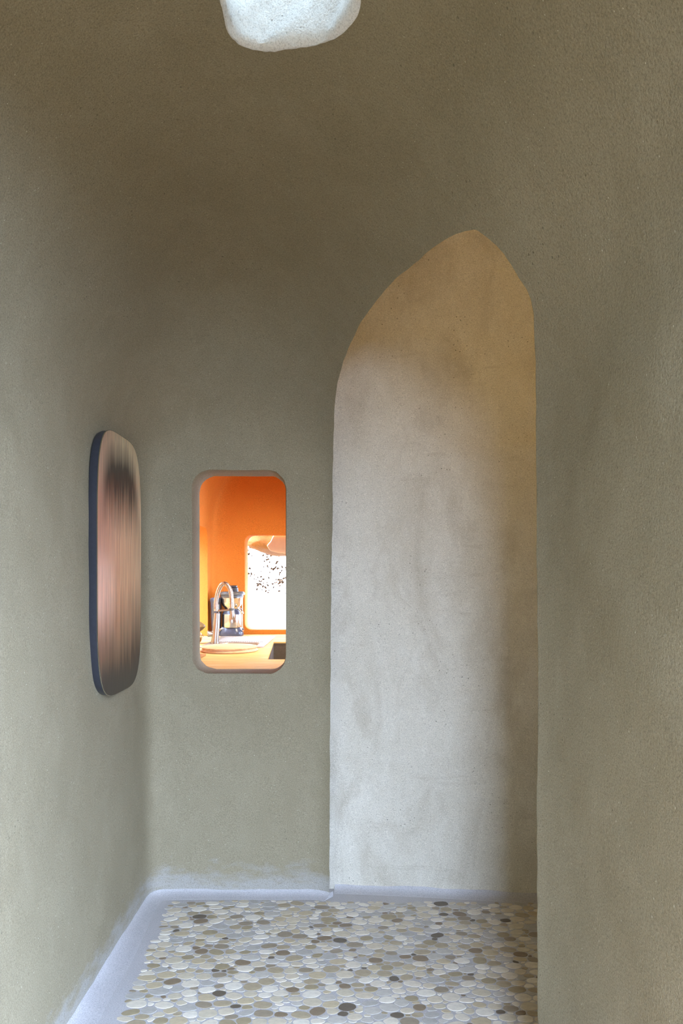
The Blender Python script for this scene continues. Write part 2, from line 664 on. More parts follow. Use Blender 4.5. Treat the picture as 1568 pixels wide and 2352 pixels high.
rim = resample(rim, .03)
for i in range(2, len(rim) - 2):        # hand-finished edge
    rim[i] = rim[i] + Vector((random.uniform(-.0012, .0012), 0, random.uniform(-.0012, .0012)))
DV = Vector((DN[0], DN[1], 0))
SPLAY = Vector((.22, .80, 1.2))         # the jambs are splayed outwards from a point inside the room
dv = [(p - SPLAY) * (1 / (p - SPLAY).xy.length) for p in rim]
for d_, p_ in zip(dv, rim):
    if p_.z < .3:
        d_.z = min(d_.z, 0) * .2
arch_cut = loft('arch_cut', [[tuple(p - d * .10) for p, d in zip(rim, dv)], [tuple(p + d * .5) for p, d in zip(rim, dv)]])


def hatch_ring(y, grow):
    x0, x1, z0, z1, r = -.610, -.233, .912, 1.741, .072
    pts = rrect(x0 - grow, x1 + grow, z0 - grow, z1 + grow, r + grow * .6, 10)
    res = []
    for i, (a, b) in enumerate(pts):
        w = .0010 * math.sin(i * 1.7 + y * 30) + .0010 * math.sin(i * .6 + 2)
        res.append((a + w, y, b + w))
    return res


hr = []
for y, g in ((2.60, .02), (2.77, .013), (2.79, .0095), (2.80, .0070), (2.812, .0035), (2.828, .0012), (2.85, .0002), (2.90, 0), (2.95, .0), (2.975, .004), (2.99, .012), (3.0, .02), (3.2, .03)):
    hr.append(hatch_ring(y, g))
hatch_cut = loft('hatch_cut', hr)


def sky_ring(z, grow):
    pts = rrect(SKX0 - grow, SKX1 + grow, SKY0 - grow, SKY1 + grow, .10 + grow * .6, 12)
    return [(a, b - .42 * (a + .106), z) for a, b in pts]


sky_cut = loft('sky_cut', [sky_ring(2.2, .010), sky_ring(2.7, .010)])
DOORZ = 2.1                              # corner doorway to the outside, behind the photographer
door_cut = box('door_cut', .10, .9, -.9, .78, -.6, DOORZ, bev=.03)

room_cut = boolean(room_me, [arch_cut, hatch_cut, sky_cut, door_cut])


def room_class(c):
    s = np.stack(room_sides(c.astype(float)))
    s[2] = np.maximum(s[2], s[3])
    k = np.delete(s, 3, 0).argmax(0)
    names = np.array(['wall_left', 'wall_back', 'wall_right', 'wall_front'])[k]
    names = np.where(c[:, 2] > 2.0, 'ceiling', names)
    return names.tolist()


room = split(room_cut, room_class, M['plaster'])
LBL = {'wall_left': 'grey clay-plastered left wall that carries the copper panel', 'wall_back': 'grey clay-plastered end wall with the rounded pass-through opening',
       'wall_right': 'grey clay-plastered right wall beside the arched opening', 'wall_front': 'grey clay-plastered wall with the doorway, at the near end of the room',
       'ceiling': 'grey clay-plastered vaulted ceiling with a roof-light shaft'}
for k, o in room.items():
    tag(o, LBL[k], 'ceiling' if k == 'ceiling' else 'wall', kind='structure')

# -- skylight shaft, thick and rough, its lip worked into the ceiling
lip = []
base_pts = [(a, b - .42 * (a + .106)) for a, b in rrect(SKX0, SKX1, SKY0, SKY1, .10, 16)]
# more points along the straight sides
bp = resample([Vector((a, b, 0)) for a, b in base_pts] + [Vector((*base_pts[0], 0))], .012)[:-1]
cx0, cy0 = (SKX0 + SKX1) / 2, (SKY0 + SKY1) / 2


def rough(i, k, s):
    return s * (math.sin(i * .9 + k * 1.3) * .5 + math.sin(i * .37 + k * .71 + 1) + random.uniform(-1.1, 1.1))


rings = []
levels = [(-.0030, .020), (-.0060, .013), (-.0010, .004), (.008, 0.0)] + [(.012 + .012 * k, 0.0) for k in range(1, 14)] + [(.24, 0), (.32, 0), (SKTOP - 2.5, 0)]
for k, (dz, g) in enumerate(levels):
    ring = []
    for i, p in enumerate(bp):
        d = Vector((p.x - cx0, p.y - cy0, 0)).normalized()
        q = p + d * g
        zc = float(raycast(f_room, np.array([[q.x, q.y, 1.5]]), np.array([[0, 0, 1.]]), 2)[0, 2])
        am = (.0014 if k < 2 else .0028) if k < 18 else 0
        q = q + d * rough(i, k, am)
        ring.append((q.x, q.y, zc + dz + (rough(i, k + 7, .0012) if 1 < k < 4 else 0) if k < len(levels) - 1 else SKTOP))
    rings.append(ring)
outer = [[(cx0 + (p[0] - cx0) * 1.0 + (.03 if p[0] > cx0 else -.03), p[1] + (.03 if p[1] > cy0 else -.03), p[2]) for p in r] for r in (rings[-1], rings[4])]
outer[1] = [(a, b, 2.515) for a, b, c in outer[1]]
shaft_me = loft('skylight_shaft', rings + outer + [[(p[0], p[1], p[2] + .006) for p in rings[0]]], caps=False)
shaft = tag(link('trim_1', shaft_me, M['white'], smooth=60), 'rough white-plastered roof-light shaft in the vaulted ceiling', 'skylight shaft', kind='structure')

cover = link('shaft_blocker', box('shaft_blocker', SKX0 - .12, SKX1 + .12, SKY0 - .12, SKY1 + .12, SKTOP + .005, SKTOP + .06, bev=.01), M['white'])  # added opaque lid, unseen, keeps sun and sky out of the shaft
tag(cover, 'unseen white lid added above the roof-light shaft to block sun and sky', 'light blocker', kind='structure')

# -- the recess beyond the arch
BP_, BN, btop = shell_points(f_recess, (.7, 2.25), 1.9, -.05, 420, 50, 70, .003)
b_me, BQ = shell_solid('recess_shell', BP_, BN, btop, lambda P, Nn: np.full(P.shape[:-1], .07))
room_vol = outer_volume('room_volume', RQ, rtop + np.array([0, 0, .03]))
b_cut = boolean(b_me, [room_vol])
recess = split(b_cut, lambda c: ['ceiling_recess' if z > 2.45 else 'wall_recess' for z in c[:, 2]], M['pale'])
tag(recess['wall_recess'], 'pale lime-plastered wall seen through the tall arched opening', 'wall', kind='structure')
if 'ceiling_recess' in recess:
    tag(recess['ceiling_recess'], 'pale lime-plastered ceiling above the space beyond the arch', 'ceiling', kind='structure')

# -- the orange kitchen
KP, KN, ktop = shell_points(f_kitchen, (.55, 3.97), 1.4, -.05, 640, 50, 70, .003)


def kitchen_thick(P, Nn):
    return np.where(Nn[..., 1] < -.4, .035, .24)


k_me, KQ = shell_solid('kitchen_shell', KP, KN, ktop, kitchen_thick)
WX0, WX1, WZ0, WZ1 = -.698, .24, .934, 1.616
far_cut = loft('far_cut', [[(a, y, b) for a, b in rrect(WX0 - g, WX1 + g, WZ0 - g, WZ1 + g, .05 + g * .5, 8)]
                           for y, g in ((4.80, .03), (4.93, .012), (4.945, .006), (4.965, .0), (5.02, .004), (5.5, .03))])
lw = []
for x, y1, zt in ((-.70, 4.76, 1.62), (-.94, 4.79, 1.655), (-1.02, 4.815, 1.695), (-1.4, 4.90, 1.78)):
    lw.append([(x, a, b) for a, b in rrect(3.85, y1, .70, zt, .09, 8)])
left_cut = loft('left_cut', lw)
right_cut = box('right_cut', 1.9, 2.7, 3.4, 4.7, .95, 1.75)
hatch_cut2 = loft('hatch_cut2', [hatch_ring(2.9, .035), hatch_ring(3.2, .05)])
kit_cut = boolean(k_me, [hatch_cut2, far_cut, left_cut, right_cut])


def kit_class(c):
    x, y, z = c[:, 0], c[:, 1], c[:, 2]
    r = np.where(z > 2.1, 'ceiling_kitchen', np.where(y > 4.9, 'wall_kitchen_back', np.where(y < 3.02, 'wall_kitchen_front', np.where(x < .5, 'wall_kitchen_left', 'wall_kitchen_right'))))
    return r.tolist()


for k, o in split(kit_cut, kit_class, M['orange']).items():
    tag(o, {'ceiling_kitchen': 'orange clay-plastered vault of the kitchen', 'wall_kitchen_back': 'orange clay-plastered kitchen wall with the bright rounded window',
            'wall_kitchen_front': 'orange side of the wall around the pass-through opening', 'wall_kitchen_left': 'orange kitchen wall with the deep sunlit window recess',
            'wall_kitchen_right': 'orange kitchen wall with a large window, out of view'}[k], 'ceiling' if k == 'ceiling_kitchen' else 'wall', kind='structure')

# ------------------------------------------------------------------ floor, grout coves
fl = [(-1.0, .92), (.54, .92), (.54, 1.24), (1.62, 1.24), (1.62, 2.98), (-1.0, 2.98)]
floor = link('floor', loft('floor', [[(a, b, -.12) for a, b in fl], [(a, b, 0.0) for a, b in fl]]), M['grout'])
kfl = link('floor_kitchen', box('floor_kitchen', -1.2, 2.46, 2.985, 5.2, -.12, 0.0), M['grout'])
tag(kfl, 'blue-grey cement floor of the kitchen', 'floor', kind='structure')
step = link('floor_bounce_damper', box('floor_bounce_damper', -1.0, .54, -.34, .918, -.12, -.004), M['block'])  # dark slab added out of view to cut light bounced onto the ceiling
tag(step, 'unseen dark floor behind the camera, added to cut bounced light', 'floor', kind='structure')
tag(floor, 'washroom floor of flat pebbles set flush in blue-grey cement', 'floor', kind='structure')
ground = link('ground', box('ground', -14, 14, -14, 18, -.30, -.125), M['sand'])
tag(ground, 'dry sandy ground outside', 'ground', kind='structure')


def cove(name, pts, nrm, rw, rh, label, wob=.03, taper=False):
    rings = []
    for i, (p, n) in enumerate(zip(pts, nrm)):
        g = min(1.0, i / 22)
        g = g * g * (3 - 2 * g)
        e = p[0] + 1.3 * p[1]
        w = (rw[0] + (rw[1] - rw[0]) * g if isinstance(rw, tuple) else rw) * (1 + .04 * math.sin(e * 9))
        hgt = (rh[0] + (rh[1] - rh[0]) * g if isinstance(rh, tuple) else rh) * (1 + .12 * math.sin(e * 11 + 1) + .07 * math.sin(e * 27) + wob * math.sin(e * 61))
        if taper:
            w *= .70 + .30 * min(1.0, i / 14)
        prof = []
        for k in range(11):
            a = k / 10 * PI / 2
            prof.append((w * (1 - math.cos(a)) - (.004 if k == 0 else -.0015), hgt * (1 - math.sin(a)) - (.004 if k == 10 else 0)))
        prof.append((w * .5, -.02))
        prof.append((-.015, -.02))
        prof.append((-.015, hgt))
        rings.append([(p[0] + n[0] * a, p[1] + n[1] * a, b) for a, b in prof])
    o = link(name, loft(name, rings), M['grout'], smooth=50)
    return tag(o, label, 'baseboard', kind='structure')


nt = RP.shape[1]
row = RP[3]
rnr = -RN[3][:, :2]
idx = [j for j in range(nt) if row[j, 1] > .6 and row[j, 0] < -.042 and (row[j, 0] < -.5 or row[j, 1] > 2.6)]
idx.sort(key=lambda j: math.atan2(row[j, 1] - RAX[1], row[j, 0] - RAX[0]) % (2 * PI))
corner = [j for j in idx]
kb = [j for j in corner if row[j, 0] > -.74]
kl = [j for j in corner if row[j, 0] <= -.735]
first = kb[-1]
kl = [first] + [j for j in corner if corner.index(j) > corner.index(first)]
cove('baseboard_back', [row[j] for j in kb], [rnr[j] for j in kb], .066, .020, 'smooth blue-grey cement cove along the foot of the end wall', taper=True)
cove('baseboard_left', [row[j] for j in kl], [rnr[j] for j in kl], (.066, .085), (.020, .026), 'smooth blue-grey cement cove along the foot of the left wall')
bx = np.linspace(-.028, 1.1, 80)
by = raycast(f_recess, np.stack([bx, np.full_like(bx, 2.3), np.full_like(bx, .02)], -1), np.broadcast_to(np.array([0, 1., 0]), (80, 3)), 2)
nn = np.array([-.11, -1.0]) / math.hypot(.11, 1)
cove('baseboard_recess', list(by), [nn] * 80, .052, .026, 'darker blue-grey cement cove along the foot of the pale wall')

# ------------------------------------------------------------------ pebbles
def edge_y(x):
    return 2.757 - .012 * math.sin(x * 9 + 1) * .6 - (.012 if x > .15 else 0)


def edge_x(y):
    return -.690 + .035 * (2.76 - y) / .77 + .006 * math.sin(y * 23)


ANI = 1.45
sites = []
cell = {}
CS = .05


def near(x, y, k=1):
    ix, iy = int(math.floor(x / CS)), int(math.floor(y / CS))
    for a in range(ix - k, ix + k + 1):
        for b in range(iy - k, iy + k + 1):
            yield from cell.get((a, b), ())


X0, X1, Y0, Y1 = -.69, .86, 1.72, 2.76
for rmin, rmax, tries in ((.0165, .0235, 9000), (.013, .018, 26000), (.0095, .014, 40000), (.007, .0095, 30000)):
    for _ in range(tries):
        x, y, r = random.uniform(X0, X1), random.uniform(Y0, Y1), random.uniform(rmin, rmax)
        if y + r * .75 > edge_y(x) or x - r * 1.05 < edge_x(y):
            continue
        u = x / ANI
        if all((u - s[0]) ** 2 + (y - s[1]) ** 2 > ((r + s[2]) * .80) ** 2 for s in near(u, y)):
            s = (u, y, r)
            sites.append(s)
            cell.setdefault((int(math.floor(u / CS)), int(math.floor(y / CS))), []).append(s)

NS = 16
stones = []
for s in sites:
    nb = [t for t in near(s[0], s[1], 1) if t is not s]
    ea = s[2] * random.uniform(1.1, 2.1)
    eb = s[2] * random.uniform(.6, 1.0)
    rot = random.gauss(0, .6)
    if random.random() < .2:
        rot += random.uniform(-1.2, 1.2)
    rad = []
    for k in range(NS):
        a = 2 * PI * k / NS
        ca, sa = math.cos(a), math.sin(a)
        lx, ly = math.cos(a - rot), math.sin(a - rot)
        rr = 1 / ((abs(lx) / ea) ** 2.4 + (abs(ly) / eb) ** 2.4) ** (1 / 2.4)
        for t in nb:
            dx, dy = t[0] - s[0], t[1] - s[1]
            d = math.hypot(dx, dy)
            cosn = (ca * dx + sa * dy) / d
            if cosn > .05:
                m = (d * d + s[2] ** 2 - t[2] ** 2) / (2 * d)
                rr = min(rr, max(.003, (m - .0015) / cosn))
        rad.append(rr)
    for _ in range(1):
        rad = [min(rad[k] * 1.04, .25 * rad[k - 1] + .5 * rad[k] + .25 * rad[(k + 1) % NS]) for k in range(NS)]
    poly = [(rad[k] * math.cos(2 * PI * k / NS) * ANI, rad[k] * math.sin(2 * PI * k / NS)) for k in range(NS)]
    ar = .5 * abs(sum(poly[k - 1][0] * poly[k][1] - poly[k][0] * poly[k - 1][1] for k in range(NS)))
    X, Y = s[0] * ANI, s[1]
    vis = Y > 1.97 and X / Y < .289
    stones.append((ar / Y ** 3 if vis else -1, X, Y, poly, random.choices(range(len(PEB)), PEBW)[0], random.uniform(.0009, .0018)))
stones.sort(key=lambda q: -q[0])


def stone_geo(poly, h, ox=0, oy=0):
    v = [(ox + a, oy + b, -.001) for a, b in poly] + [(ox + a * .985, oy + b * .985, h * .75) for a, b in poly] + [(ox + a * .90, oy + b * .90, h) for a, b in poly]
    f = []
    for r in (0, 1):
        for k in range(NS):
            j = (k + 1) % NS
            f.append((r * NS + k, r * NS + j, (r + 1) * NS + j, (r + 1) * NS + k))
    f.append(tuple(range(2 * NS, 3 * NS)))
    return v, f


for q in stones[:300]:
    v, f = stone_geo(q[3], q[5])
    o = link('pebble', mesh('pebble', v, f), MP[q[4]], floor)
    o.location = (q[1], q[2], 0)
V, F, MI = [], [], []
for q in stones[300:]:
    v, f = stone_geo(q[3], q[5], q[1], q[2])
    b = len(V)
    V += v
    F += [tuple(i + b for i in g) for g in f]
    MI += [q[4]] * len(f)
me = mesh('pebbles', V, F)
for m in MP:
    me.materials.append(m)
me.polygons.foreach_set('material_index', MI)
o = link('pebbles', me, None, floor)
o['kind'] = 'stuff'

# ------------------------------------------------------------------ copper panel on the left wall
PYC, PZC, PA, PB = 2.405, 1.354, .236, .450
px_wall = ROOM['left'] - .015 * PZC
panel = empty('wall_panel', (px_wall + .015, PYC, PZC), 'tall brushed-copper panel with rounded corners and black edge, hung on the left wall', 'wall panel')


def superell(sa, sb, n, x, cnt=96):
    r = []
    for k in range(cnt):
        t = 2 * PI * k / cnt
        c, s = math.cos(t), math.sin(t)
        r.append((x, sa * math.copysign(abs(c) ** (2 / n), c), sb * math.copysign(abs(s) ** (2 / n), s)))
    return r


NE = 4.4
link('backing', loft('backing', [superell(PA - .006, PB - .006, NE, -.016), superell(PA - .002, PB - .002, NE, -.006), superell(PA - .001, PB - .001, NE, .0125)]),
     M['black'], panel, smooth=40)
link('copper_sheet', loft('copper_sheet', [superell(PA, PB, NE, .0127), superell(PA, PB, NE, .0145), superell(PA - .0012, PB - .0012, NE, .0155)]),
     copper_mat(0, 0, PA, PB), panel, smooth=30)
rimring = [superell(PA + .0003, PB + .0003, NE, .0128), superell(PA + .0008, PB + .0008, NE, .0135), superell(PA + .0008, PB + .0008, NE, .0150), superell(PA - .0006, PB - .0006, NE, .0157)]
link('edge_strip', loft('edge_strip', rimring, caps=False), M['steel_bright'], panel, smooth=40)['label'] = 'thin bright metal edge'

# ------------------------------------------------------------------ kitchen worktop
CZ = .90
cl = [(-.93, 3.005), (.32, 3.005), (.32, 4.94), (-.93, 4.94), (-.935, 4.785), (-1.22, 4.845), (-1.22, 3.86), (-.93, 3.86)]
slab = loft('countertop', [[(a, b, CZ - .045) for a, b in cl], [(a, b, CZ) for a, b in cl]])
SX0, SX1, SYa, SYb = -.455 - .375, -.455, 3.96, 4.70
basin_cut = loft('basin_cut', [[(-.368, 3.40, z), (.20, 3.40, z), (.20, 4.345, z), (-.432, 4.345, z)] for z in (.7, 1.0)])
sink_cut = box('sink_cut', SX0 + .008, SX1 - .008, SYa + .008, SYb - .008, .7, 1.0)
counter_me = boolean(slab, [fix(basin_cut), sink_cut])
counter = tag(link('countertop', counter_me, M['counter'], smooth=30), 'thick honey-coloured wooden worktop under the kitchen windows', 'countertop')

# recessed dark sink
e = empty('undermount_sink', (-.10, 3.87, CZ - .008), 'dark rectangular sink let into the wooden worktop at its right', 'sink')
w = .012
ins = [(-.364, 3.404), (.196, 3.404), (.196, 4.341), (-.428, 4.341)]
cxs, cys = -.10, 3.87


def ring_at(pts, z, g):
    return [((a - cxs) + math.copysign(g, a - cxs), (b - cys) + math.copysign(g, b - cys), z) for a, b in pts]


bowl = loft('basin', [ring_at(ins, -.002, .003), ring_at(ins, 0.0, .001), ring_at(ins, -.19, -.02), ring_at(ins, -.19, -.03), ring_at(ins, -.205, .0), ring_at(ins, -.012, .003)], caps=False)
bmx = bmesh.new()
bmx.from_mesh(bowl)
vs_ = [bmx.verts.new(p) for p in ring_at(ins, -.19, -.025)]
bmx.faces.new(vs_)
vs_ = [bmx.verts.new(p) for p in ring_at(ins, -.205, .001)]
bmx.faces.new(vs_[::-1])
bmx.to_mesh(bowl)
bmx.free()
link('basin', bowl, M['sink_dark'], e, smooth=30)
link('drain', lathe('drain', [(.0, -.186), (.03, -.186), (.042, -.187), (.045, -.191)], 24), M['steel'], e, smooth=40)

# steel drainer sink
SZ = CZ
e = empty('drainboard_sink', ((SX0 + SX1) / 2, 4.33, SZ), 'pale steel inset sink with ribbed drainer behind the round board', 'sink')
hx, y0, y1 = (SX1 - SX0) / 2, SYa - 4.33, SYb - 4.33


def rr3(x0, x1, ya, yb, r, z):
    return [(a, b, z) for a, b in rrect(x0, x1, ya, yb, r, 6)]


# frame plate with bowl: outer edge, raised rim, tray, bowl
by0, by1 = y0 + .05, -.055
tray = bmesh.new()


def add_loft(bm, rings):
    vv = [[bm.verts.new(p) for p in r] for r in rings]
    n = len(vv[0])
    for a, b in zip(vv, vv[1:]):
        for j in range(n):
            k = (j + 1) % n
            bm.faces.new((a[j], a[k], b[k], b[j]))
    return vv


link('rim', loft('rim', [rr3(-hx, hx, y0, y1, .03, .0), rr3(-hx, hx, y0, y1, .03, .005), rr3(-hx + .004, hx - .004, y0 + .004, y1 - .004, .028, .0075),
                         rr3(-hx + .016, hx - .016, y0 + .016, y1 - .016, .02, .0075), rr3(-hx + .021, hx - .021, y0 + .021, y1 - .021, .018, .003)], caps=False),
     M['sink_steel'], e, smooth=50)
link('drainer_tray', box('drainer_tray', -hx + .018, hx - .018, -.05, y1 - .02, .0005, .0035, bev=.001), M['sink_steel'], e)
rb = bmesh.new()
nr_ = 26
for k in range(nr_):
    xx = -hx + .045 + (2 * hx - .09) * k / (nr_ - 1)
    t = box_bm(xx - .0028, xx + .0028, -.035, y1 - .035, .003, .0075, bev=.0018, seg=1)
    tm = bpy.data.meshes.new('t')
    t.to_mesh(tm)
    t.free()
    rb.from_mesh(tm)
    bpy.data.meshes.remove(tm)
rm = bpy.data.meshes.new('drainer_ribs')
rb.to_mesh(rm)
rb.free()
link('drainer_ribs', rm, M['sink_steel'], e)['kind'] = 'stuff'
link('bowl', loft('bowl', [rr3(-hx + .018, hx - .018, y0 + .018, -.045, .02, .004), rr3(-hx + .095, hx - .05, by0, by1, .03, .002), rr3(-hx + .10, hx - .056, by0 + .006, by1 - .006, .03, -.015),
                           rr3(-hx + .108, hx - .065, by0 + .015, by1 - .015, .03, -.14), rr3(-hx + .15, hx - .12, by0 + .06, by1 - .06, .03, -.15)][::-1], caps=False),
     M['sink_steel'], e, smooth=40)
bb = bmesh.new()
bb.faces.new([bb.verts.new(p) for p in rr3(-hx + .149, hx - .119, by0 + .059, by1 - .059, .03, -.15)])
bme = bpy.data.meshes.new('bowl_floor')
bb.to_mesh(bme)
bb.free()
link('bowl_floor', bme, M['sink_steel'], e)

# round wooden board
bcx, bcy, bz = -.622, 3.795, CZ + .0002
e = empty('round_board', (bcx, bcy, bz), 'thick round pale wooden board with a grooved edge, lying on the worktop', 'cutting board')
R = .158
link('board_disc', lathe('board_disc', [(R - .006, 0), (R, .003), (R + .001, .007), (R - .006, .012), (R - .009, .017), (R - .004, .021), (R - .002, .0245), (R - .006, .027), (R - .03, .0272), (.02, .0272)], 72),
     M['board'], e, smooth=50)
link('hanging_hole', lathe('hanging_hole', [(.007, .0), (.0072, .0277), (.0055, .0279), (.005, .0274)], 18, (R * .80, R * .38, 0)), M['block'], e, smooth=50)

# ------------------------------------------------------------------ tap
tx, ty = -.778, 4.20
tz = CZ + .0035
e = empty('spring_tap', (tx, ty, tz), 'tall brushed-steel kitchen tap with arched hose spout beside the juicer', 'tap')
link('column', tube('column', [(0, 0, 0), (0, 0, .012), (0, 0, .0121), (.008, 0, .12), (.012, 0, .186)], [.027, .027, .0235, .020, .0165], 28), M['steel'], e, smooth=50)
arc = [(.012, 0, .186), (.013, 0, .215)]
hose = []
ax0, ax1 = .010, .104
zs = [(.006, .20), (.004, .225), (.0045, .25), (.009, .285), (.017, .318), (.028, .348), (.042, .371), (.058, .380), (.073, .374), (.086, .355), (.095, .328), (.100, .298), (.102, .26), (.103, .222)]
pts = [Vector((a, 0, b)) for a, b in zs]
pts = resample(pts, .012)
# smooth the bend
for _ in range(4):
    pts = [pts[0]] + [(pts[i - 1] + pts[i] * 2 + pts[i + 1]) / 4 for i in range(1, len(pts) - 1)] + [pts[-1]]
pts = [pts[0]] + pts
link('spout_hose', tube('spout_hose', pts, .0125, 16), M['steel'], e, smooth=60)
# coil of the spring round the hose
coil = []
cum = [0]
for a, b in zip(pts, pts[1:]):
    cum.append(cum[-1] + (b - a).length)
tot = cum[-1]
turns, per = 64, 9
for k in range(turns * per + 1):
    s = tot * k / (turns * per)
    i = max(0, min(len(pts) - 2, next((j for j in range(len(cum) - 1) if cum[j + 1] >= s), len(pts) - 2)))
    sl = max(1e-6, cum[i + 1] - cum[i])
    p = pts[i].lerp(pts[i + 1], (s - cum[i]) / sl)
    t = (pts[min(i + 2, len(pts) - 1)] - pts[max(0, i - 1)]).normalized()
    sd = Vector((0, 1, 0))
    up = t.cross(sd)
    a = 2 * PI * k / per
    coil.append(p + (sd * math.cos(a) + up * math.sin(a)) * .0128)
link('spring_coil', tube('spring_coil', coil, .0014, 5), M['steel_bright'], e, smooth=60)
link('support_arm', tube('support_arm', [(.010, 0, .200), (.05, 0, .204), (.100, 0, .207)], [.0075, .0065, .0065], 14), M['steel'], e, smooth=50)
link('spout_clip', lathe('spout_clip', [(.0145, .203), (.017, .204), (.017, .217), (.0145, .218)], 20, (.103, 0, 0)), M['darkgrey'], e, smooth=40)
link('spray_head', tube('spray_head', [(.103, 0, .222), (.104, 0, .205), (.107, 0, .175), (.108, 0, .148), (.108, 0, .146)], [.0125, .0138, .0135, .0135, .011], 20), M['steel'], e, smooth=50)
link('valve', tube('valve', [(-.046, 0, .060), (-.040, 0, .060), (-.038, 0, .060), (.0, 0, .060)], [.016, .0195, .0175, .0165], 20), M['steel'], e, smooth=50)
link('lever', tube('lever', [(.015, 0, .066), (.030, 0, .082), (.046, 0, .094), (.048, 0, .0955)], [.0065, .006, .0065, .005], 12), M['steel_bright'], e, smooth=50)

# ------------------------------------------------------------------ juicer
jx, jy = -.775, 4.825
e = empty('juicer', (jx, jy, CZ), 'steel and dark plastic centrifugal juicer in the corner by the kitchen window', 'juicer')
link('base', loft('base', [[(a, b * .9, z) for a, b in rrect(-.088 + g, .082 - g, -.075 + g, .08 - g, .055 - g * .5, 8)] for z, g in ((.0, .003), (.004, 0), (.030, .004), (.050, .012), (.064, .018), (.066, .022))]),
     M['navy'], e, smooth=50)
link('motor_housing', lathe('motor_housing', [(.066, .060), (.0672, .063), (.0672, .150), (.066, .153)], 40), M['steel_bright'], e, smooth=40)
link('collar', lathe('collar', [(.066, .152), (.063, .160), (.055, .176), (.046, .188), (.044, .189)], 40), M['navy'], e, smooth=50)
link('juice_bowl', lathe('juice_bowl', [(.045, .186), (.052, .197), (.066, .215), (.074, .240), (.077, .262), (.0785, .266), (.0785, .270), (.074, .271)], 40), M['steel_bright'], e, smooth=50)
link('lid_skirt', lathe('lid_skirt', [(.076, .270), (.081, .272), (.081, .286), (.078, .288)], 40), M['darkgrey'], e, smooth=40)
link('lid', loft('lid', [[(a, b, z) for a, b in rrect(-.078 + g, .090 - g, -.078 + g, .078 - g, .06, 8)] for z, g in ((.287, .004), (.289, 0), (.300, .0), (.310, .006), (.312, .012))]),
     M['darkgrey'], e, smooth=45)
link('feed_chute', loft('feed_chute', [[(.012 + a, b, z) for a, b in rrect(-.034 + g, .034 - g, -.03 + g, .03 - g, .02, 6)] for z, g in ((.311, .0), (.338, .003), (.340, .008))]), M['black'], e, smooth=45)
link('pusher', loft('pusher', [[(.012 + a, b, z) for a, b in rrect(-.027 + g, .027 - g, -.023 + g, .023 - g, .016, 6)] for z, g in ((.340, .004), (.343, .0), (.352, .0), (.355, .004))]), M['black'], e, smooth=45)
link('spout', tube('spout', [(.050, -.05, .196), (.062, -.062, .192), (.076, -.074, .182), (.084, -.080, .168), (.086, -.081, .157)], [.010, .0105, .0105, .010, .010], 14), M['steel_bright'], e, smooth=60)
pc = link('pulp_container', loft('pulp_container', [[(a, b, z) for a, b in rrect(-.145 + g, -.072 - g, -.055 + g, .055 - g, .03, 8)] for z, g in ((.0, .012), (.006, .008), (.235, .0), (.24, -.003), (.262, -.003), (.268, .003), (.270, .012))]),
          M['navy'], e, smooth=45)
link('pulp_latch', box('pulp_latch', -.094, -.078, -.066, -.054, .222, .246, bev=.002), M['black'], pc)
for sx in (-1, 1):
    xs = .0775 * sx - (.006 if sx < 0 else -.004)
    link('clamp_wire', tube('clamp_wire', resample([Vector(p) for p in ((xs + .004, -.045, .050), (xs, -.047, .056), (xs, -.047, .29), (xs + .004 * -sx, -.043, .302), (xs - .010 * sx, -.038, .3065))], .02), .0028, 8),
         M['steel_bright'], e, smooth=60)
    link('clamp_pivot', lathe('clamp_pivot', [(.004, -.006), (.0065, -.005), (.0065, .005), (.004, .006)], 14, (xs + .004, -.047, .050)), M['black'], e, smooth=40)
link('power_switch', box('power_switch', .078, .088, -.03, -.012, .030, .052, bev=.003), M['copper_rod'], e)

# ------------------------------------------------------------------ small things at the left of the worktop
e = empty('brass_pot', (-.905, 4.24, CZ), 'round golden brass pot on the worktop below the bronze lid', 'pot')
link('pot_body', lathe('pot_body', [(.016, 0), (.024, .003), (.034, .014), (.0405, .034), (.040, .050), (.033, .066), (.027, .073), (.024, .074), (.024, .070), (.03, .06)], 32), M['brass'], e, smooth=50)
link('pot_ear', tube('pot_ear', [(.037, -.006, .052), (.048, -.006, .050), (.052, -.006, .044)], [.004, .0035, .004], 10), M['steel_bright'], e, smooth=60)
e = empty('bronze_lid', (-.905, 4.24, CZ + .0715), 'olive-bronze domed lid with an upright copper handle, set on the brass pot', 'lid')
link('lid_dome', lathe('lid_dome', [(.022, .0), (.030, .004), (.046, .015), (.0585, .029), (.061, .034), (.057, .042), (.044, .053), (.028, .063), (.014, .068), (.002, .069)], 32), M['bronze_disc'], e, smooth=60)
link('lid_handle', tube('lid_handle', [(.010, -.004, .062), (.012, -.004, .09), (.014, -.004, .122), (.014, -.004, .124)], [.0055, .005, .0052, .004], 12), M['copper_rod'], e, smooth=50)
e = empty('blue_bottle', (-.818, 3.82, CZ), 'small cobalt-blue glazed bottle at the left edge of the pass-through opening', 'bottle')
link('bottle_body', lathe('bottle_body', [(.010, 0), (.013, .003), (.0155, .012), (.0155, .03), (.012, .036), (.007, .04), (.007, .046)], 20), M['blue'], e, smooth=50)
link('stopper', lathe('stopper', [(.006, .045), (.008, .047), (.008, .052), (.005, .054)], 16), M['block'], e, smooth=50)
e = empty('wooden_block', (-.70, 3.36, CZ), 'small brown end-grain wooden block in the lower left corner of the opening', 'wooden block')
link('block_body', box('block_body', -.07, -.006, -.20, .20, 0, .012, bev=.002), M['block'], e)

# ------------------------------------------------------------------ outside the kitchen window
gw = link('garden_wall', box('garden_wall', -4.5, 3.0, 7.2, 7.5, -.14, 2.6, bev=.03), M['garden_wall'])
tag(gw, 'sunlit whitewashed garden wall with brown specks outside the window', 'wall', kind='structure')
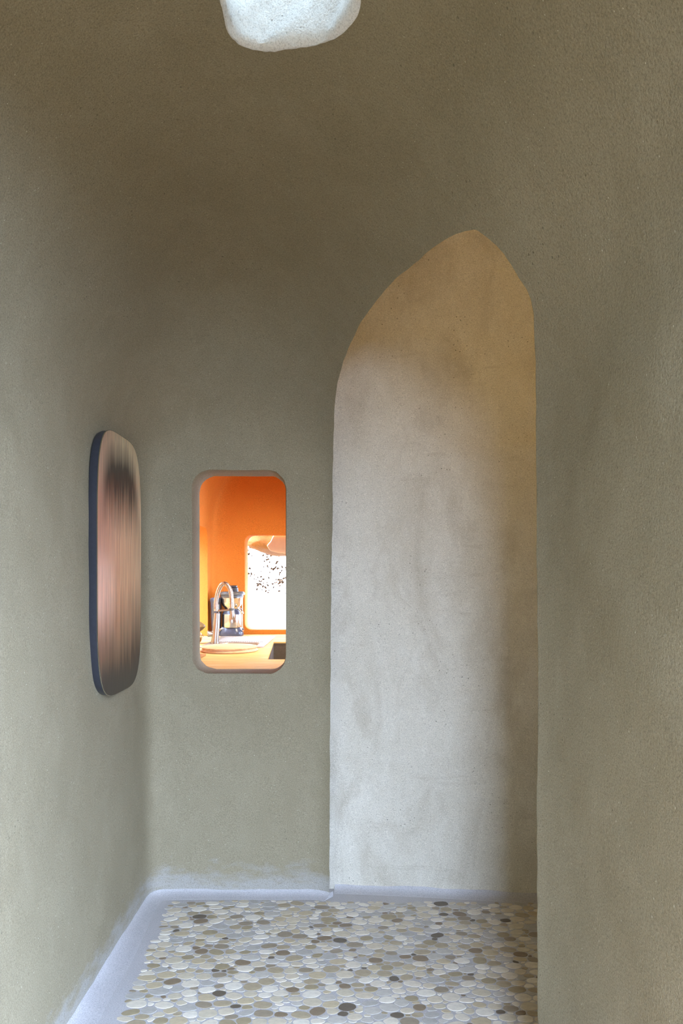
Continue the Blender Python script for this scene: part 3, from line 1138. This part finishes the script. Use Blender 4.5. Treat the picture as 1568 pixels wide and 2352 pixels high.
# rough rounded earth overhang above the window
ov = bmesh.new()
bmesh.ops.create_icosphere(ov, subdivisions=5, radius=1.0)
for v in ov.verts:
    c = v.co.copy()
    sg = lambda q, p: math.copysign(abs(q) ** p, q)
    v.co = Vector((sg(c.x, .55) * .62, sg(c.y, .7) * .22, sg(c.z, .75) * .125))
    nz = .010 * math.sin(v.co.x * 19 + v.co.z * 31) * math.sin(v.co.y * 23 + 1) + random.uniform(-.003, .003)
    v.co += c.normalized() * nz
    v.co.z += -.085 * (v.co.x + .6) + .03 * (v.co.x + .6) ** 2
om = bpy.data.meshes.new('earth_overhang')
ov.to_mesh(om)
ov.free()
o = link('earth_overhang', om, M['tan'], smooth=70)
o.location = (-.158, 5.47, 1.63)
tag(o, 'rough tan earth overhang above the kitchen window outside', 'overhang')
for xb in (.25, .42):
    link('support_beam', tube('support_beam', [(xb, -.282, .0), (xb, -.10, .0)], .03, 12), M['block'], o, smooth=50)
gs = link('side_light_blocker', box('side_light_blocker', -2.3, -2.0, 1.5, 6.6, -.14, 2.5, bev=.03), M['tan'])  # added out of view to block sky light at the left window
tag(gs, 'unseen tan wall added to shade the left kitchen window', 'wall', kind='structure')
cp = loft('cream_canopy', [[(-.485 + dx, y, 1.60 + dz) for dx, dz in ((-.085, -.045), (-.055, -.012), (-.028, .045), (.45, .05), (.45, -.135), (.15, -.118), (.0, -.10), (-.06, -.084))] for y in (5.20, 5.22)])
o = link('canvas_canopy', cp, M['cream'])
bv = o.modifiers.new('bevel', 'BEVEL')
bv.width = .006
bv.segments = 2
tag(o, 'cream canvas canopy edge in front of the tan overhang outside the window', 'canopy')
# withered leaves of a climber still clinging to the garden wall
lv = bmesh.new()
rl = random.Random(3)
clusters = [(rl.uniform(-2.2, 1.6), rl.uniform(1.18, 1.62), rl.randint(2, 9), rl.uniform(.015, .05)) for _ in range(90)]
clusters += [(-.96, 1.40, 6, .03), (-.84, 1.38, 5, .04), (-.70, 1.42, 7, .03), (-.66, 1.36, 6, .03), (-.91, 1.30, 8, .035), (-.82, 1.21, 9, .03), (-.73, 1.25, 3, .04), (-.62, 1.30, 4, .03)]
for cx_, cz_, n_, sp_ in clusters:
    for _ in range(n_):
        x_, z_, s_, a_ = rl.gauss(cx_, sp_), rl.gauss(cz_, sp_), rl.uniform(.004, .013), rl.uniform(0, PI)
        ca_, sa_ = math.cos(a_), math.sin(a_)
        top = [lv.verts.new((x_ + (u_ * ca_ - w_ * sa_) * s_, 7.190 + d_, z_ + (u_ * sa_ + w_ * ca_) * s_))
               for u_, w_, d_ in ((-1.5, 0, .003), (-.4, -.7, -.006), (1.6, 0, 0.0), (-.3, .7, -.004))]
        back = [lv.verts.new((v_.co.x, 7.1998, v_.co.z)) for v_ in top]
        lv.faces.new(top)
        for k_ in range(4):
            lv.faces.new((top[k_], back[k_], back[(k_ + 1) % 4], top[(k_ + 1) % 4]))
lme = bpy.data.meshes.new('dry_leaves')
lv.to_mesh(lme)
lv.free()
tag(link('dry_leaves', fix(lme), plain('withered_leaf', (.030, .016, .007), .9, 0, .3, 60, 0.0, 0.0)),
    'withered brown leaves scattered over the white garden wall outside', 'leaves', kind='stuff')
